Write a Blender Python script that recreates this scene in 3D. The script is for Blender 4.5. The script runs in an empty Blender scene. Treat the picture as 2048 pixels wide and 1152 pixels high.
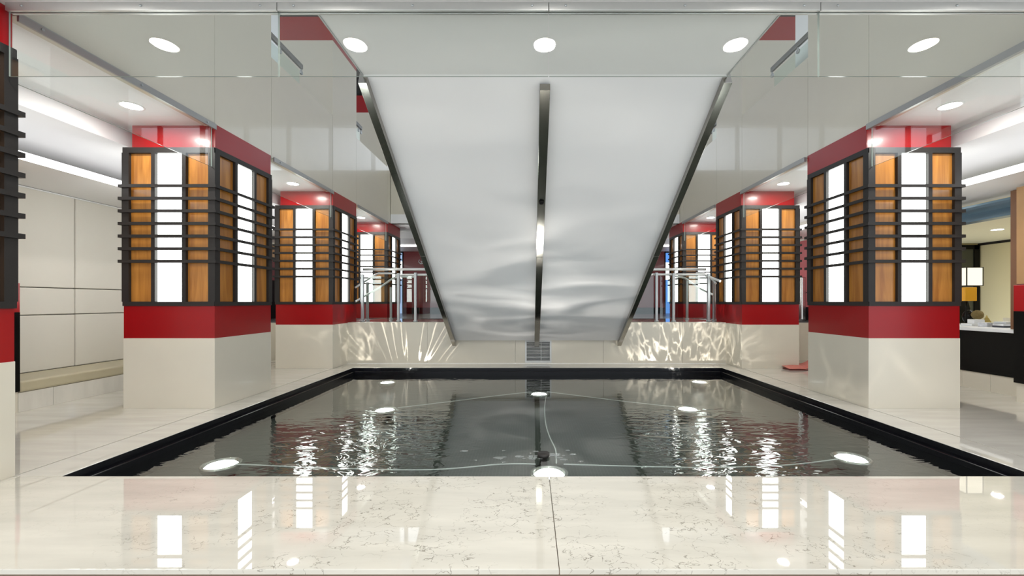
import bpy, bmesh, math, random
from mathutils import Vector, Matrix
random.seed(7)
S = bpy.context.scene
C = S.collection
PI = math.pi

# ------------------------------------------------------------------ camera
F = 840.0                       # focal length in pixels of the 2048 px frame
CAMZ = 1.047
cam = bpy.data.cameras.new('camera'); cam.sensor_width = 36.0; cam.sensor_fit = 'HORIZONTAL'
cam.lens = F / 2048 * 36.0
cam.shift_x = -(1060 - 1024) / 2048.0
cam.shift_y = (604 - 576) / 2048.0
cam.clip_start = 0.02
cam_o = bpy.data.objects.new('camera', cam); C.objects.link(cam_o)
cam_o.location = (0, 0, CAMZ); cam_o.rotation_euler = (PI / 2, 0, 0)
S.camera = cam_o

# ------------------------------------------------------------------ world (daylight beyond the windows and the open hall)
W = bpy.data.worlds.new('world'); S.world = W; W.use_nodes = True
bgn = W.node_tree.nodes['Background']
bgn.inputs[0].default_value = (0.86, 0.93, 1.0, 1); bgn.inputs[1].default_value = 1.35

# ------------------------------------------------------------------ colour management
vs = S.view_settings
S.display_settings.display_device = 'sRGB'
vs.view_transform = 'Standard'; vs.look = 'None'; vs.gamma = 1.0; vs.use_curve_mapping = False
vs.exposure = 0.42
cy = S.cycles
cy.max_bounces = 10; cy.diffuse_bounces = 4; cy.glossy_bounces = 5; cy.transparent_max_bounces = 24
cy.transmission_bounces = 6
cy.caustics_reflective = False; cy.caustics_refractive = False
cy.sample_clamp_indirect = 4.0
cy.use_denoising = True

LAMP = 190.0        # radiance of a downlight lens
PANEL = 5.5         # radiance of a column light panel
COVE = 4.0

# ------------------------------------------------------------------ geometry helpers
def P(px, py, Y):
    return Vector(((px - 1060) * Y / F, Y, CAMZ + (604 - py) * Y / F))

class MB:
    """collects shapes for ONE mesh"""
    def __init__(self): self.bm = bmesh.new()
    def box(self, x0, x1, y0, y1, z0, z1, mi=0, bevel=0.0, seg=2):
        t = bmesh.new()
        bmesh.ops.create_cube(t, size=1.0)
        for v in t.verts:
            v.co = Vector(((x0 + x1) / 2 + v.co.x * (x1 - x0), (y0 + y1) / 2 + v.co.y * (y1 - y0), (z0 + z1) / 2 + v.co.z * (z1 - z0)))
        if bevel > 0:
            bmesh.ops.bevel(t, geom=list(t.edges), offset=bevel, segments=seg, profile=0.5, affect='EDGES')
        return self.add(t, mi)
    def add(self, t, mi=0, mat=None):
        if mat is not None: bmesh.ops.transform(t, matrix=mat, verts=t.verts)
        vm = {v: self.bm.verts.new(v.co) for v in t.verts}
        for f in t.faces:
            try:
                nf = self.bm.faces.new([vm[v] for v in f.verts]); nf.material_index = mi; nf.smooth = f.smooth
            except ValueError: pass
        t.free(); return self
    def prism(self, pts, x0, x1, mi=0, bevel=0.0, axis='x'):
        """polygon of (a, b) extruded along an axis: x -> (y,z), y -> (x,z), z -> (x,y)"""
        t = bmesh.new()
        def mk(a, b, c):
            return (c, a, b) if axis == 'x' else ((a, c, b) if axis == 'y' else (a, b, c))
        lo = [t.verts.new(mk(a, b, x0)) for a, b in pts]
        hi = [t.verts.new(mk(a, b, x1)) for a, b in pts]
        n = len(pts)
        t.faces.new(lo); t.faces.new(hi[::-1])
        for i in range(n):
            t.faces.new((lo[i], hi[i], hi[(i + 1) % n], lo[(i + 1) % n]))
        bmesh.ops.recalc_face_normals(t, faces=t.faces)
        if bevel > 0:
            bmesh.ops.bevel(t, geom=list(t.edges), offset=bevel, segments=2, profile=0.5, affect='EDGES')
        return self.add(t, mi)
    def cyl(self, c, r, h, mi=0, n=32, axis='z', r2=None, smooth=True):
        t = bmesh.new()
        bmesh.ops.create_cone(t, cap_ends=True, segments=n, radius1=r, radius2=r if r2 is None else r2, depth=h)
        for f in t.faces: f.smooth = smooth and len(f.verts) == 4
        m = Matrix.Translation(c)
        if axis == 'x': m = m @ Matrix.Rotation(PI / 2, 4, 'Y')
        if axis == 'y': m = m @ Matrix.Rotation(PI / 2, 4, 'X')
        return self.add(t, mi, m)
    def lathe(self, c, prof, mi=0, n=36, smooth=True):
        t = bmesh.new(); rings = []
        for r, z in prof:
            if r < 1e-6: rings.append([t.verts.new((0, 0, z))])
            else: rings.append([t.verts.new((r * math.cos(2 * PI * k / n), r * math.sin(2 * PI * k / n), z)) for k in range(n)])
        for a, b in zip(rings[:-1], rings[1:]):
            for k in range(n):
                k2 = (k + 1) % n
                vs_ = [a[k % len(a)], a[k2 % len(a)], b[k2 % len(b)], b[k % len(b)]]
                u = []
                for v in vs_:
                    if v not in u: u.append(v)
                if len(u) >= 3:
                    try: t.faces.new(u).smooth = smooth
                    except ValueError: pass
        bmesh.ops.recalc_face_normals(t, faces=t.faces)
        return self.add(t, mi, Matrix.Translation(c))
    def tube(self, pts, r, mi=0, n=12):
        pts = [Vector(p) for p in pts]; t = bmesh.new(); rings = []
        for i, p in enumerate(pts):
            d = (pts[min(i + 1, len(pts) - 1)] - pts[max(i - 1, 0)]).normalized()
            up = Vector((0, 0, 1)) if abs(d.z) < 0.95 else Vector((1, 0, 0))
            a = d.cross(up).normalized(); b = a.cross(d).normalized()
            rings.append([t.verts.new(p + r * (math.cos(2 * PI * k / n) * a + math.sin(2 * PI * k / n) * b)) for k in range(n)])
        for a, b in zip(rings[:-1], rings[1:]):
            for k in range(n): t.faces.new((a[k], a[(k + 1) % n], b[(k + 1) % n], b[k])).smooth = True
        t.faces.new(rings[0]); t.faces.new(rings[-1][::-1])
        bmesh.ops.recalc_face_normals(t, faces=t.faces)
        return self.add(t, mi)
    def ball(self, c, r, mi=0, sx=1, sy=1, sz=1):
        t = bmesh.new(); bmesh.ops.create_uvsphere(t, u_segments=28, v_segments=18, radius=r)
        for f in t.faces: f.smooth = True
        return self.add(t, mi, Matrix.Translation(c) @ Matrix.Diagonal((sx, sy, sz, 1)))
    def bounds(self):
        co = [v.co for v in self.bm.verts]
        return [min(c[i] for c in co) for i in range(3)], [max(c[i] for c in co) for i in range(3)]
    def build(self, name, mats, parent=None, origin=None):
        if not isinstance(mats, (list, tuple)): mats = [mats]
        if parent is not None: o_ = ORG[parent.name]
        elif origin is not None: o_ = Vector(origin)
        else:
            lo, hi = self.bounds(); o_ = Vector(((lo[0] + hi[0]) / 2, (lo[1] + hi[1]) / 2, lo[2]))
        bmesh.ops.translate(self.bm, vec=-o_, verts=self.bm.verts)
        me = bpy.data.meshes.new(name); self.bm.to_mesh(me); self.bm.free()
        for m in mats: me.materials.append(m)
        ob = bpy.data.objects.new(name, me); C.objects.link(ob)
        if parent is not None: ob.parent = parent
        else: ob.location = o_
        ORG[ob.name] = o_
        return ob
ORG = {}
def smooth_path(pts, n=6):
    pts = [Vector(p) for p in pts]; out = []
    for i in range(len(pts) - 1):
        p0, p1, p2, p3 = pts[max(i - 1, 0)], pts[i], pts[i + 1], pts[min(i + 2, len(pts) - 1)]
        for k in range(n):
            t = k / n
            out.append(0.5 * ((2 * p1) + (p2 - p0) * t + (2 * p0 - 5 * p1 + 4 * p2 - p3) * t * t + (3 * p1 - p0 - 3 * p2 + p3) * t ** 3))
    out.append(pts[-1]); return out
def tag(o, label=None, cat=None, group=None, kind=None):
    if label: o['label'] = label
    if cat: o['category'] = cat
    if group: o['group'] = group
    if kind: o['kind'] = kind
    return o
def thing(name, loc, label, cat, group=None):
    o = bpy.data.objects.new(name, None); o.empty_display_size = 0.1; C.objects.link(o); o.location = loc
    ORG[o.name] = Vector(loc)
    return tag(o, label, cat, group)
def struct(name, mb, mats, parent=None):
    o = mb.build(name, mats, parent)
    if parent is None: o['kind'] = 'structure'
    return o
def copy_tree(o, parent=None):
    c = o.copy(); C.objects.link(c)
    if parent is not None: c.parent = parent
    ORG[c.name] = ORG[o.name]
    for ch in list(o.children): copy_tree(ch, c)
    return c

# ------------------------------------------------------------------ materials
def newmat(name):
    m = bpy.data.materials.new(name); m.use_nodes = True
    nt = m.node_tree; return m, nt, nt.nodes, nt.links, nt.nodes['Principled BSDF']
def simple(name, col, rough=0.4, metal=0.0, coat=0.0, coat_rough=0.03, spec=0.5, var=0.0, vscale=6.0, aniso=0.0):
    m, nt, N, L, p = newmat(name)
    p.inputs['Base Color'].default_value = (*col, 1); p.inputs['Roughness'].default_value = rough
    p.inputs['Metallic'].default_value = metal; p.inputs['Coat Weight'].default_value = coat
    p.inputs['Coat Roughness'].default_value = coat_rough; p.inputs['Specular IOR Level'].default_value = spec
    p.inputs['Anisotropic'].default_value = aniso
    tc = N.new('ShaderNodeTexCoord'); nz = N.new('ShaderNodeTexNoise'); nz.inputs['Scale'].default_value = vscale
    nz.inputs['Detail'].default_value = 3
    L.new(tc.outputs['Object'], nz.inputs['Vector'])
    mr = N.new('ShaderNodeMapRange'); mr.inputs['To Min'].default_value = 1 - var; mr.inputs['To Max'].default_value = 1 + var
    L.new(nz.outputs['Fac'], mr.inputs['Value'])
    mx = N.new('ShaderNodeVectorMath'); mx.operation = 'SCALE'; mx.inputs[0].default_value = col
    L.new(mr.outputs[0], mx.inputs['Scale']); L.new(mx.outputs[0], p.inputs['Base Color'])
    return m
def emit(name, col, strength):
    m = bpy.data.materials.new(name); m.use_nodes = True; nt = m.node_tree; nt.nodes.clear()
    e = nt.nodes.new('ShaderNodeEmission'); e.inputs[0].default_value = (*col, 1); e.inputs[1].default_value = strength
    o = nt.nodes.new('ShaderNodeOutputMaterial'); nt.links.new(e.outputs[0], o.inputs[0]); return m
def glass_mat(name, tint=(0.97, 0.985, 0.975), f0=0.05, rough=0.0, top=0.9):
    m = bpy.data.materials.new(name); m.use_nodes = True; nt = m.node_tree; N = nt.nodes; L = nt.links; N.clear()
    tr = N.new('ShaderNodeBsdfTransparent'); tr.inputs[0].default_value = (*tint, 1)
    gl = N.new('ShaderNodeBsdfGlossy'); gl.inputs['Roughness'].default_value = rough; gl.inputs[0].default_value = (1, 1, 1, 1)
    lw = N.new('ShaderNodeLayerWeight'); lw.inputs['Blend'].default_value = 0.5
    pw = N.new('ShaderNodeMath'); pw.operation = 'POWER'; pw.inputs[1].default_value = 5.0
    L.new(lw.outputs['Facing'], pw.inputs[0])
    mr = N.new('ShaderNodeMapRange'); mr.inputs['To Min'].default_value = f0; mr.inputs['To Max'].default_value = top
    L.new(pw.outputs[0], mr.inputs['Value'])
    mx = N.new('ShaderNodeMixShader'); L.new(mr.outputs[0], mx.inputs[0]); L.new(tr.outputs[0], mx.inputs[1]); L.new(gl.outputs[0], mx.inputs[2])
    o = N.new('ShaderNodeOutputMaterial'); L.new(mx.outputs[0], o.inputs[0]); return m

CREAM = (0.68, 0.633, 0.535)
M = {}
M['stone'] = simple('cream_stone', CREAM, 0.28, var=0.04, vscale=3, coat=0.15, coat_rough=0.1)
M['panel'] = simple('cream_glass_panel', (0.63, 0.59, 0.495), 0.3, coat=0.4, coat_rough=0.015, var=0.02)
M['wallpad'] = simple('cream_wall_panel', (0.66, 0.63, 0.565), 0.45, var=0.03, vscale=2)
M['white'] = simple('white_ceiling', (0.80, 0.80, 0.81), 0.5, var=0.01)
M['soffit'] = simple('white_soffit', (0.77, 0.77, 0.785), 0.42, var=0.015, vscale=1.5, spec=0.3)
M['red'] = simple('red_lacquer', (0.30, 0.003, 0.005), 0.3, spec=0.35, coat=0.15, coat_rough=0.12, var=0.05, vscale=4)
M['dark'] = simple('charcoal_metal', (0.020, 0.0175, 0.0165), 0.45, spec=0.35, var=0.1, vscale=20)
M['steel'] = simple('brushed_steel', (0.58, 0.57, 0.55), 0.24, metal=1.0, var=0.05, vscale=30)
M['steel_dark'] = simple('dark_brushed_steel', (0.40, 0.38, 0.345), 0.15, metal=1.0, var=0.06, vscale=40)
M['alu'] = simple('satin_aluminium', (0.62, 0.62, 0.61), 0.35, metal=0.85, var=0.03, vscale=20)
M['channel'] = simple('grey_channel', (0.36, 0.36, 0.355), 0.4, metal=0.6)
M['rail'] = simple('pale_steel_rail', (0.72, 0.72, 0.71), 0.35, metal=0.45)
M['post'] = simple('grey_steel_post', (0.42, 0.44, 0.45), 0.35, metal=0.7, var=0.03)
M['railgrey'] = simple('dark_grey_rail', (0.16, 0.16, 0.16), 0.35, metal=0.4)
M['black'] = simple('black_granite', (0.003, 0.003, 0.005), 0.22, spec=0.3, var=0.3, vscale=60)
M['blackgloss'] = simple('black_gloss', (0.004, 0.004, 0.004), 0.25, spec=0.15)
M['groove'] = simple('dark_groove', (0.10, 0.09, 0.075), 0.8)
M['bench'] = simple('tan_leather', (0.47, 0.42, 0.29), 0.4, var=0.05, vscale=15)
M['lens'] = emit('lamp_lens', (1.0, 0.97, 0.91), LAMP)
M['light'] = emit('light_diffuser', (0.97, 1.0, 0.955), PANEL)
M['cove'] = emit('cove_light', (1, 0.99, 0.97), COVE)
M['added_glow'] = emit('added_soffit_glow', (1, 0.99, 0.97), 1.4)  # hidden glowing strip, added to brighten the upper soffit
M['glass'] = glass_mat('clear_glass', f0=0.055)
M['glassedge'] = simple('polished_glass_edge', (0.30, 0.35, 0.325), 0.08)
M['guard'] = glass_mat('guard_glass', (0.90, 0.95, 0.925), f0=0.05, top=0.6)
M['tan'] = simple('tan_wood_panel', (0.34, 0.19, 0.08), 0.4, var=0.12, vscale=6)
M['brown'] = simple('brown_post', (0.16, 0.07, 0.03), 0.4)
M['blue'] = simple('blue_steel', (0.12, 0.19, 0.25), 0.3, metal=0.5, coat=0.2)
M['grey'] = simple('grey_vent', (0.74, 0.75, 0.75), 0.45)
M['paper'] = simple('white_paper', (0.78, 0.80, 0.82), 0.5, var=0.02)
M['pink'] = simple('salmon_red_paper', (0.62, 0.20, 0.16), 0.4, var=0.25, vscale=25)
M['maroon'] = simple('maroon_paper', (0.16, 0.02, 0.018), 0.4)
M['tile'] = simple('dark_floor_tile', (0.07, 0.075, 0.08), 0.25, var=0.2, vscale=2)
M['mauve'] = simple('mauve_wall', (0.42, 0.07, 0.08), 0.4)

def wood_mat():
    m, nt, N, L, p = newmat('amber_wood')
    tc = N.new('ShaderNodeTexCoord'); mp = N.new('ShaderNodeMapping'); mp.inputs['Scale'].default_value = (9, 9, 0.8)
    L.new(tc.outputs['Object'], mp.inputs['Vector'])
    nz = N.new('ShaderNodeTexNoise'); nz.inputs['Scale'].default_value = 2.2; nz.inputs['Detail'].default_value = 6; nz.inputs['Distortion'].default_value = 0.6
    L.new(mp.outputs[0], nz.inputs['Vector'])
    cr = N.new('ShaderNodeValToRGB')
    cr.color_ramp.elements[0].position = 0.3; cr.color_ramp.elements[0].color = (0.30, 0.105, 0.013, 1)
    cr.color_ramp.elements[1].position = 0.72; cr.color_ramp.elements[1].color = (0.52, 0.225, 0.04, 1)
    L.new(nz.outputs['Fac'], cr.inputs[0]); L.new(cr.outputs[0], p.inputs['Base Color'])
    p.inputs['Roughness'].default_value = 0.32; p.inputs['Coat Weight'].default_value = 0.25; p.inputs['Coat Roughness'].default_value = 0.12
    return m
M['wood'] = wood_mat()

def marble_mat(name, base, dense, rough=0.02):
    m, nt, N, L, p = newmat(name)
    g = N.new('ShaderNodeNewGeometry')
    mp = N.new('ShaderNodeMapping'); mp.inputs['Scale'].default_value = (1.0, 1.6, 1.0); L.new(g.outputs['Position'], mp.inputs['Vector'])
    wn = N.new('ShaderNodeTexNoise'); wn.inputs['Scale'].default_value = 9; wn.inputs['Detail'].default_value = 4
    L.new(mp.outputs[0], wn.inputs['Vector'])
    ad = N.new('ShaderNodeVectorMath'); ad.operation = 'MULTIPLY_ADD'; ad.inputs[1].default_value = (0.22, 0.22, 0.22)
    L.new(wn.outputs['Color'], ad.inputs[0]); L.new(mp.outputs[0], ad.inputs[2])
    vo = N.new('ShaderNodeTexVoronoi'); vo.feature = 'DISTANCE_TO_EDGE'; vo.inputs['Scale'].default_value = 10.0
    L.new(ad.outputs[0], vo.inputs['Vector'])
    li = N.new('ShaderNodeMapRange'); li.inputs['From Min'].default_value = 0.0; li.inputs['From Max'].default_value = 0.025
    li.inputs['To Min'].default_value = 1; li.inputs['To Max'].default_value = 0; L.new(vo.outputs['Distance'], li.inputs['Value'])
    # where the veins run: broken up by two noises, denser near the middle slab
    mk = N.new('ShaderNodeTexNoise'); mk.inputs['Scale'].default_value = 3.2; mk.inputs['Detail'].default_value = 5
    L.new(g.outputs['Position'], mk.inputs['Vector'])
    mr = N.new('ShaderNodeMapRange'); mr.inputs['From Min'].default_value = 0.42; mr.inputs['From Max'].default_value = 0.54
    L.new(mk.outputs['Fac'], mr.inputs['Value'])
    mk2 = N.new('ShaderNodeTexNoise'); mk2.inputs['Scale'].default_value = 26; mk2.inputs['Detail'].default_value = 3
    L.new(g.outputs['Position'], mk2.inputs['Vector'])
    mr2 = N.new('ShaderNodeMapRange'); mr2.inputs['From Min'].default_value = 0.42; mr2.inputs['From Max'].default_value = 0.52
    L.new(mk2.outputs['Fac'], mr2.inputs['Value'])
    sx = N.new('ShaderNodeSeparateXYZ'); L.new(g.outputs['Position'], sx.inputs[0])
    ab = N.new('ShaderNodeMath'); ab.operation = 'ABSOLUTE'; L.new(sx.outputs['X'], ab.inputs[0])
    de = N.new('ShaderNodeMapRange'); de.inputs['From Min'].default_value = 1.1; de.inputs['From Max'].default_value = 2.2
    de.inputs['To Min'].default_value = dense; de.inputs['To Max'].default_value = 0.15 * dense; L.new(ab.outputs[0], de.inputs['Value'])
    a = N.new('ShaderNodeMath'); a.operation = 'MULTIPLY'; L.new(li.outputs[0], a.inputs[0]); L.new(mr.outputs[0], a.inputs[1])
    b = N.new('ShaderNodeMath'); b.operation = 'MULTIPLY'; L.new(a.outputs[0], b.inputs[0]); L.new(mr2.outputs[0], b.inputs[1])
    c = N.new('ShaderNodeMath'); c.operation = 'MULTIPLY'; L.new(b.outputs[0], c.inputs[0]); L.new(de.outputs[0], c.inputs[1])
    # broad pale clouding along X
    mp2 = N.new('ShaderNodeMapping'); mp2.inputs['Scale'].default_value = (0.9, 5.0, 1); mp2.inputs['Rotation'].default_value = (0, 0, 0.25)
    L.new(g.outputs['Position'], mp2.inputs['Vector'])
    cl = N.new('ShaderNodeTexNoise'); cl.inputs['Scale'].default_value = 2; cl.inputs['Detail'].default_value = 5; L.new(mp2.outputs[0], cl.inputs['Vector'])
    cr = N.new('ShaderNodeValToRGB')
    cr.color_ramp.elements[0].position = 0.3; cr.color_ramp.elements[0].color = tuple(x * 0.90 for x in base) + (1,)
    cr.color_ramp.elements[1].position = 0.7; cr.color_ramp.elements[1].color = tuple(min(1, x * 1.05) for x in base) + (1,)
    L.new(cl.outputs['Fac'], cr.inputs[0])
    mx = N.new('ShaderNodeMix'); mx.data_type = 'RGBA'; L.new(c.outputs[0], mx.inputs['Factor']); L.new(cr.outputs[0], mx.inputs['A'])
    mx.inputs['B'].default_value = (0.15, 0.13, 0.09, 1)
    # small dark flecks gathered in patches
    v2 = N.new('ShaderNodeTexVoronoi'); v2.inputs['Scale'].default_value = 48; L.new(ad.outputs[0], v2.inputs['Vector'])
    k1 = N.new('ShaderNodeMapRange'); k1.inputs['From Min'].default_value = 0.10; k1.inputs['From Max'].default_value = 0.22; k1.inputs['To Min'].default_value = 1; k1.inputs['To Max'].default_value = 0
    L.new(v2.outputs['Distance'], k1.inputs['Value'])
    k2 = N.new('ShaderNodeMapRange'); k2.inputs['From Min'].default_value = 0.58; k2.inputs['From Max'].default_value = 0.66; L.new(mk.outputs['Fac'], k2.inputs['Value'])
    k3 = N.new('ShaderNodeMath'); k3.operation = 'MULTIPLY'; L.new(k1.outputs[0], k3.inputs[0]); L.new(k2.outputs[0], k3.inputs[1])
    k4 = N.new('ShaderNodeMath'); k4.operation = 'MULTIPLY'; L.new(k3.outputs[0], k4.inputs[0]); L.new(de.outputs[0], k4.inputs[1])
    k5 = N.new('ShaderNodeMath'); k5.operation = 'MAXIMUM'; L.new(c.outputs[0], k5.inputs[0]); L.new(k4.outputs[0], k5.inputs[1])
    L.new(k5.outputs[0], mx.inputs['Factor'])
    L.new(mx.outputs['Result'], p.inputs['Base Color'])
    p.inputs['Roughness'].default_value = rough; p.inputs['Coat Weight'].default_value = 0.6; p.inputs['Coat Roughness'].default_value = 0.01
    return m
M['marble'] = marble_mat('polished_marble', (0.69, 0.66, 0.585), 0.9)
M['floor'] = marble_mat('satin_marble_floor', (0.68, 0.655, 0.595), 0.06, rough=0.05)

def mosaic_mat():
    m, nt, N, L, p = newmat('dark_mosaic')
    g = N.new('ShaderNodeNewGeometry')
    br = N.new('ShaderNodeTexBrick'); br.offset = 0.0; br.inputs['Scale'].default_value = 1.0
    br.inputs['Brick Width'].default_value = 0.025; br.inputs['Row Height'].default_value = 0.025; br.inputs['Mortar Size'].default_value = 0.0022
    br.inputs['Color1'].default_value = (0.026, 0.031, 0.027, 1); br.inputs['Color2'].default_value = (0.038, 0.043, 0.038, 1)
    br.inputs['Mortar'].default_value = (0.085, 0.09, 0.083, 1)
    L.new(g.outputs['Position'], br.inputs['Vector']); L.new(br.outputs['Color'], p.inputs['Base Color'])
    p.inputs['Roughness'].default_value = 0.4
    return m
M['mosaic'] = mosaic_mat()

def water_mat():
    m = bpy.data.materials.new('rippled_water'); m.use_nodes = True; nt = m.node_tree; N = nt.nodes; L = nt.links; N.clear()
    g = N.new('ShaderNodeNewGeometry')
    sx = N.new('ShaderNodeSeparateXYZ'); L.new(g.outputs['Position'], sx.inputs[0])
    mp = N.new('ShaderNodeMapping'); mp.inputs['Scale'].default_value = (0.85, 1.7, 1); L.new(g.outputs['Position'], mp.inputs['Vector'])
    n1 = N.new('ShaderNodeTexNoise'); n1.inputs['Scale'].default_value = 6.0; n1.inputs['Detail'].default_value = 2.0; n1.inputs['Distortion'].default_value = 0.7
    L.new(mp.outputs[0], n1.inputs['Vector'])
    n2 = N.new('ShaderNodeTexNoise'); n2.inputs['Scale'].default_value = 2.2; n2.inputs['Detail'].default_value = 1.0
    L.new(g.outputs['Position'], n2.inputs['Vector'])
    # ripples are stronger where the fountain stirs the near water, calmer in the middle strip and at the back
    ax = N.new('ShaderNodeMath'); ax.operation = 'SUBTRACT'; L.new(sx.outputs['X'], ax.inputs[0]); ax.inputs[1].default_value = 0.115
    ab = N.new('ShaderNodeMath'); ab.operation = 'ABSOLUTE'; L.new(ax.outputs[0], ab.inputs[0])
    wx = N.new('ShaderNodeMapRange'); wx.interpolation_type = 'SMOOTHSTEP'
    wx.inputs['From Min'].default_value = 0.35; wx.inputs['From Max'].default_value = 1.1; wx.inputs['To Min'].default_value = 0.10; wx.inputs['To Max'].default_value = 1.0
    L.new(ab.outputs[0], wx.inputs['Value'])
    wy = N.new('ShaderNodeMapRange'); wy.interpolation_type = 'SMOOTHSTEP'
    wy.inputs['From Min'].default_value = 3.2; wy.inputs['From Max'].default_value = 5.2; wy.inputs['To Min'].default_value = 1.0; wy.inputs['To Max'].default_value = 0.22
    L.new(sx.outputs['Y'], wy.inputs['Value'])
    wo_ = N.new('ShaderNodeMapRange'); wo_.interpolation_type = 'SMOOTHSTEP'
    wo_.inputs['From Min'].default_value = 1.7; wo_.inputs['From Max'].default_value = 2.5; wo_.inputs['To Min'].default_value = 1.0; wo_.inputs['To Max'].default_value = 0.30
    L.new(ab.outputs[0], wo_.inputs['Value'])
    wm = N.new('ShaderNodeMath'); wm.operation = 'MULTIPLY'; L.new(wx.outputs[0], wm.inputs[0]); L.new(wo_.outputs[0], wm.inputs[1])
    ww = N.new('ShaderNodeMath'); ww.operation = 'MULTIPLY'; L.new(wm.outputs[0], ww.inputs[0]); L.new(wy.outputs[0], ww.inputs[1])
    h = N.new('ShaderNodeMath'); h.operation = 'MULTIPLY'; L.new(n1.outputs['Fac'], h.inputs[0]); L.new(ww.outputs[0], h.inputs[1])
    h2 = N.new('ShaderNodeMath'); h2.operation = 'MULTIPLY_ADD'; L.new(n2.outputs['Fac'], h2.inputs[0]); h2.inputs[1].default_value = 0.12; L.new(h.outputs[0], h2.inputs[2])
    bp = N.new('ShaderNodeBump'); bp.inputs['Strength'].default_value = 1.0; bp.inputs['Distance'].default_value = 0.0095
    L.new(h2.outputs[0], bp.inputs['Height'])
    tr = N.new('ShaderNodeBsdfTransparent'); tr.inputs[0].default_value = (0.80, 0.86, 0.82, 1)
    gl = N.new('ShaderNodeBsdfGlossy'); gl.inputs['Roughness'].default_value = 0.0; L.new(bp.outputs[0], gl.inputs['Normal'])
    lw = N.new('ShaderNodeLayerWeight'); lw.inputs['Blend'].default_value = 0.5; L.new(bp.outputs[0], lw.inputs['Normal'])
    pw = N.new('ShaderNodeMath'); pw.operation = 'POWER'; pw.inputs[1].default_value = 3.3; L.new(lw.outputs['Facing'], pw.inputs[0])
    mr = N.new('ShaderNodeMapRange'); mr.inputs['To Min'].default_value = 0.03; mr.inputs['To Max'].default_value = 0.95; L.new(pw.outputs[0], mr.inputs['Value'])
    mx = N.new('ShaderNodeMixShader'); L.new(mr.outputs[0], mx.inputs[0]); L.new(tr.outputs[0], mx.inputs[1]); L.new(gl.outputs[0], mx.inputs[2])
    o = N.new('ShaderNodeOutputMaterial'); L.new(mx.outputs[0], o.inputs[0]); return m
M['water'] = water_mat()

# ------------------------------------------------------------------ main dimensions
XL, XR, XC = -3.10, 3.33, 0.115       # pool-facing planes of the columns, centre line
CW = 0.90                             # column width
CY = [1.63, 4.13, 6.60, 9.12]         # front faces of the columns
PX0, PX1, PY0, PY1 = -2.82, 3.06, 2.526, 6.70
WL, WR = -5.36, 5.36
CEIL = 2.795
WALLB = 7.15                          # parapet behind the pool
PLAT = 0.70

# ================================================================== SETTING
# floors -------------------------------------------------------------
G = 0.010
f = MB()
f.box(WL - 0.3, XL - G, PY0, WALLB + 0.5, -0.06, 0)
f.box(XR + G, 9.8, PY0, WALLB + 0.5, -0.06, 0)
struct('floor', f, M['floor'])
f = MB()
for x0, x1 in ((-5.6, -3.07), (-3.064, XC - 0.0012), (XC + 0.0012, 3.30), (3.306, 5.9)):
    f.box(x0, x1, 1.645, PY0 - 0.001, -0.022, 0, bevel=0.003)
struct('floor_near_ledge', f, M['marble'])
f = MB(); f.box(-5.6, 5.9, 1.70, PY0 - 0.03, -0.5, -0.024)
struct('baseboard_ledge', f, simple('ledge_riser', (0.20, 0.13, 0.09), 0.5, var=0.2))
f = MB(); f.box(-7, 7.2, -6, 1.70, -0.56, -0.5)
struct('floor_front', f, M['floor'])
f = MB(); f.box(XL - G, XR + G, PY0 - 0.02, WALLB, -0.5, -0.25); f.box(XL - 0.2, XL - 0.004, PY0, WALLB, -0.45, -0.07); f.box(XR + 0.004, XR + 0.2, PY0, WALLB, -0.45, -0.07)
struct('floor_pool_pit', f, M['groove'])

# pool ---------------------------------------------------------------
pool = thing('reflecting_pool', (XC, 4.6, -0.23), 'long rectangular black lined reflecting pool sunk in the pale stone floor', 'pool')
def coping(x0, x1, y0, y1):
    MB().box(x0, x1, y0, y1, -0.05, 0, bevel=0.003).build('coping_stone', M['floor'], pool)
coping(XL, PX0, PY0 + 0.002, WALLB - 0.004); coping(PX1, XR, PY0 + 0.002, WALLB - 0.004); coping(PX0 + 0.003, PX1 - 0.003, PY1, WALLB - 0.004)
b = MB()
b.box(PX0 - 0.05, PX0 - 0.002 + 0.004, PY0, PY1, -0.21, -0.004); b.box(PX1 - 0.002, PX1 + 0.05, PY0, PY1, -0.21, -0.004)
b.box(PX0, PX1, PY1 - 0.002, PY1 + 0.05, -0.21, -0.004); b.box(PX0, PX1, PY0 - 0.03, PY0 + 0.004, -0.21, -0.024)
b.build('pool_liner', M['black'], pool)
b = MB()
b.box(PX0, PX0 + 0.045, PY0, PY1, -0.21, -0.055, bevel=0.006); b.box(PX1 - 0.045, PX1, PY0, PY1, -0.21, -0.055, bevel=0.006)
b.box(PX0 + 0.04, PX1 - 0.04, PY1 - 0.045, PY1, -0.21, -0.055, bevel=0.006)
b.build('inner_lip', M['black'], pool)
MB().box(PX0, PX1, PY0, PY1, -0.23, -0.21).build('mosaic_floor', M['mosaic'], pool)
w = MB(); t = bmesh.new()
bmesh.ops.create_grid(t, x_segments=2, y_segments=2, size=0.5)
for v in t.verts: v.co = Vector((XC + v.co.x * (PX1 - PX0 - 0.088), (PY0 + 0.004 + PY1 - 0.044) / 2 + v.co.y * (PY1 - PY0 - 0.048), -0.098))
w.add(t)
wo = w.build('pool_water', M['water']); tag(wo, 'dark rippling water filling the black lined pool', 'water', kind='stuff')

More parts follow.
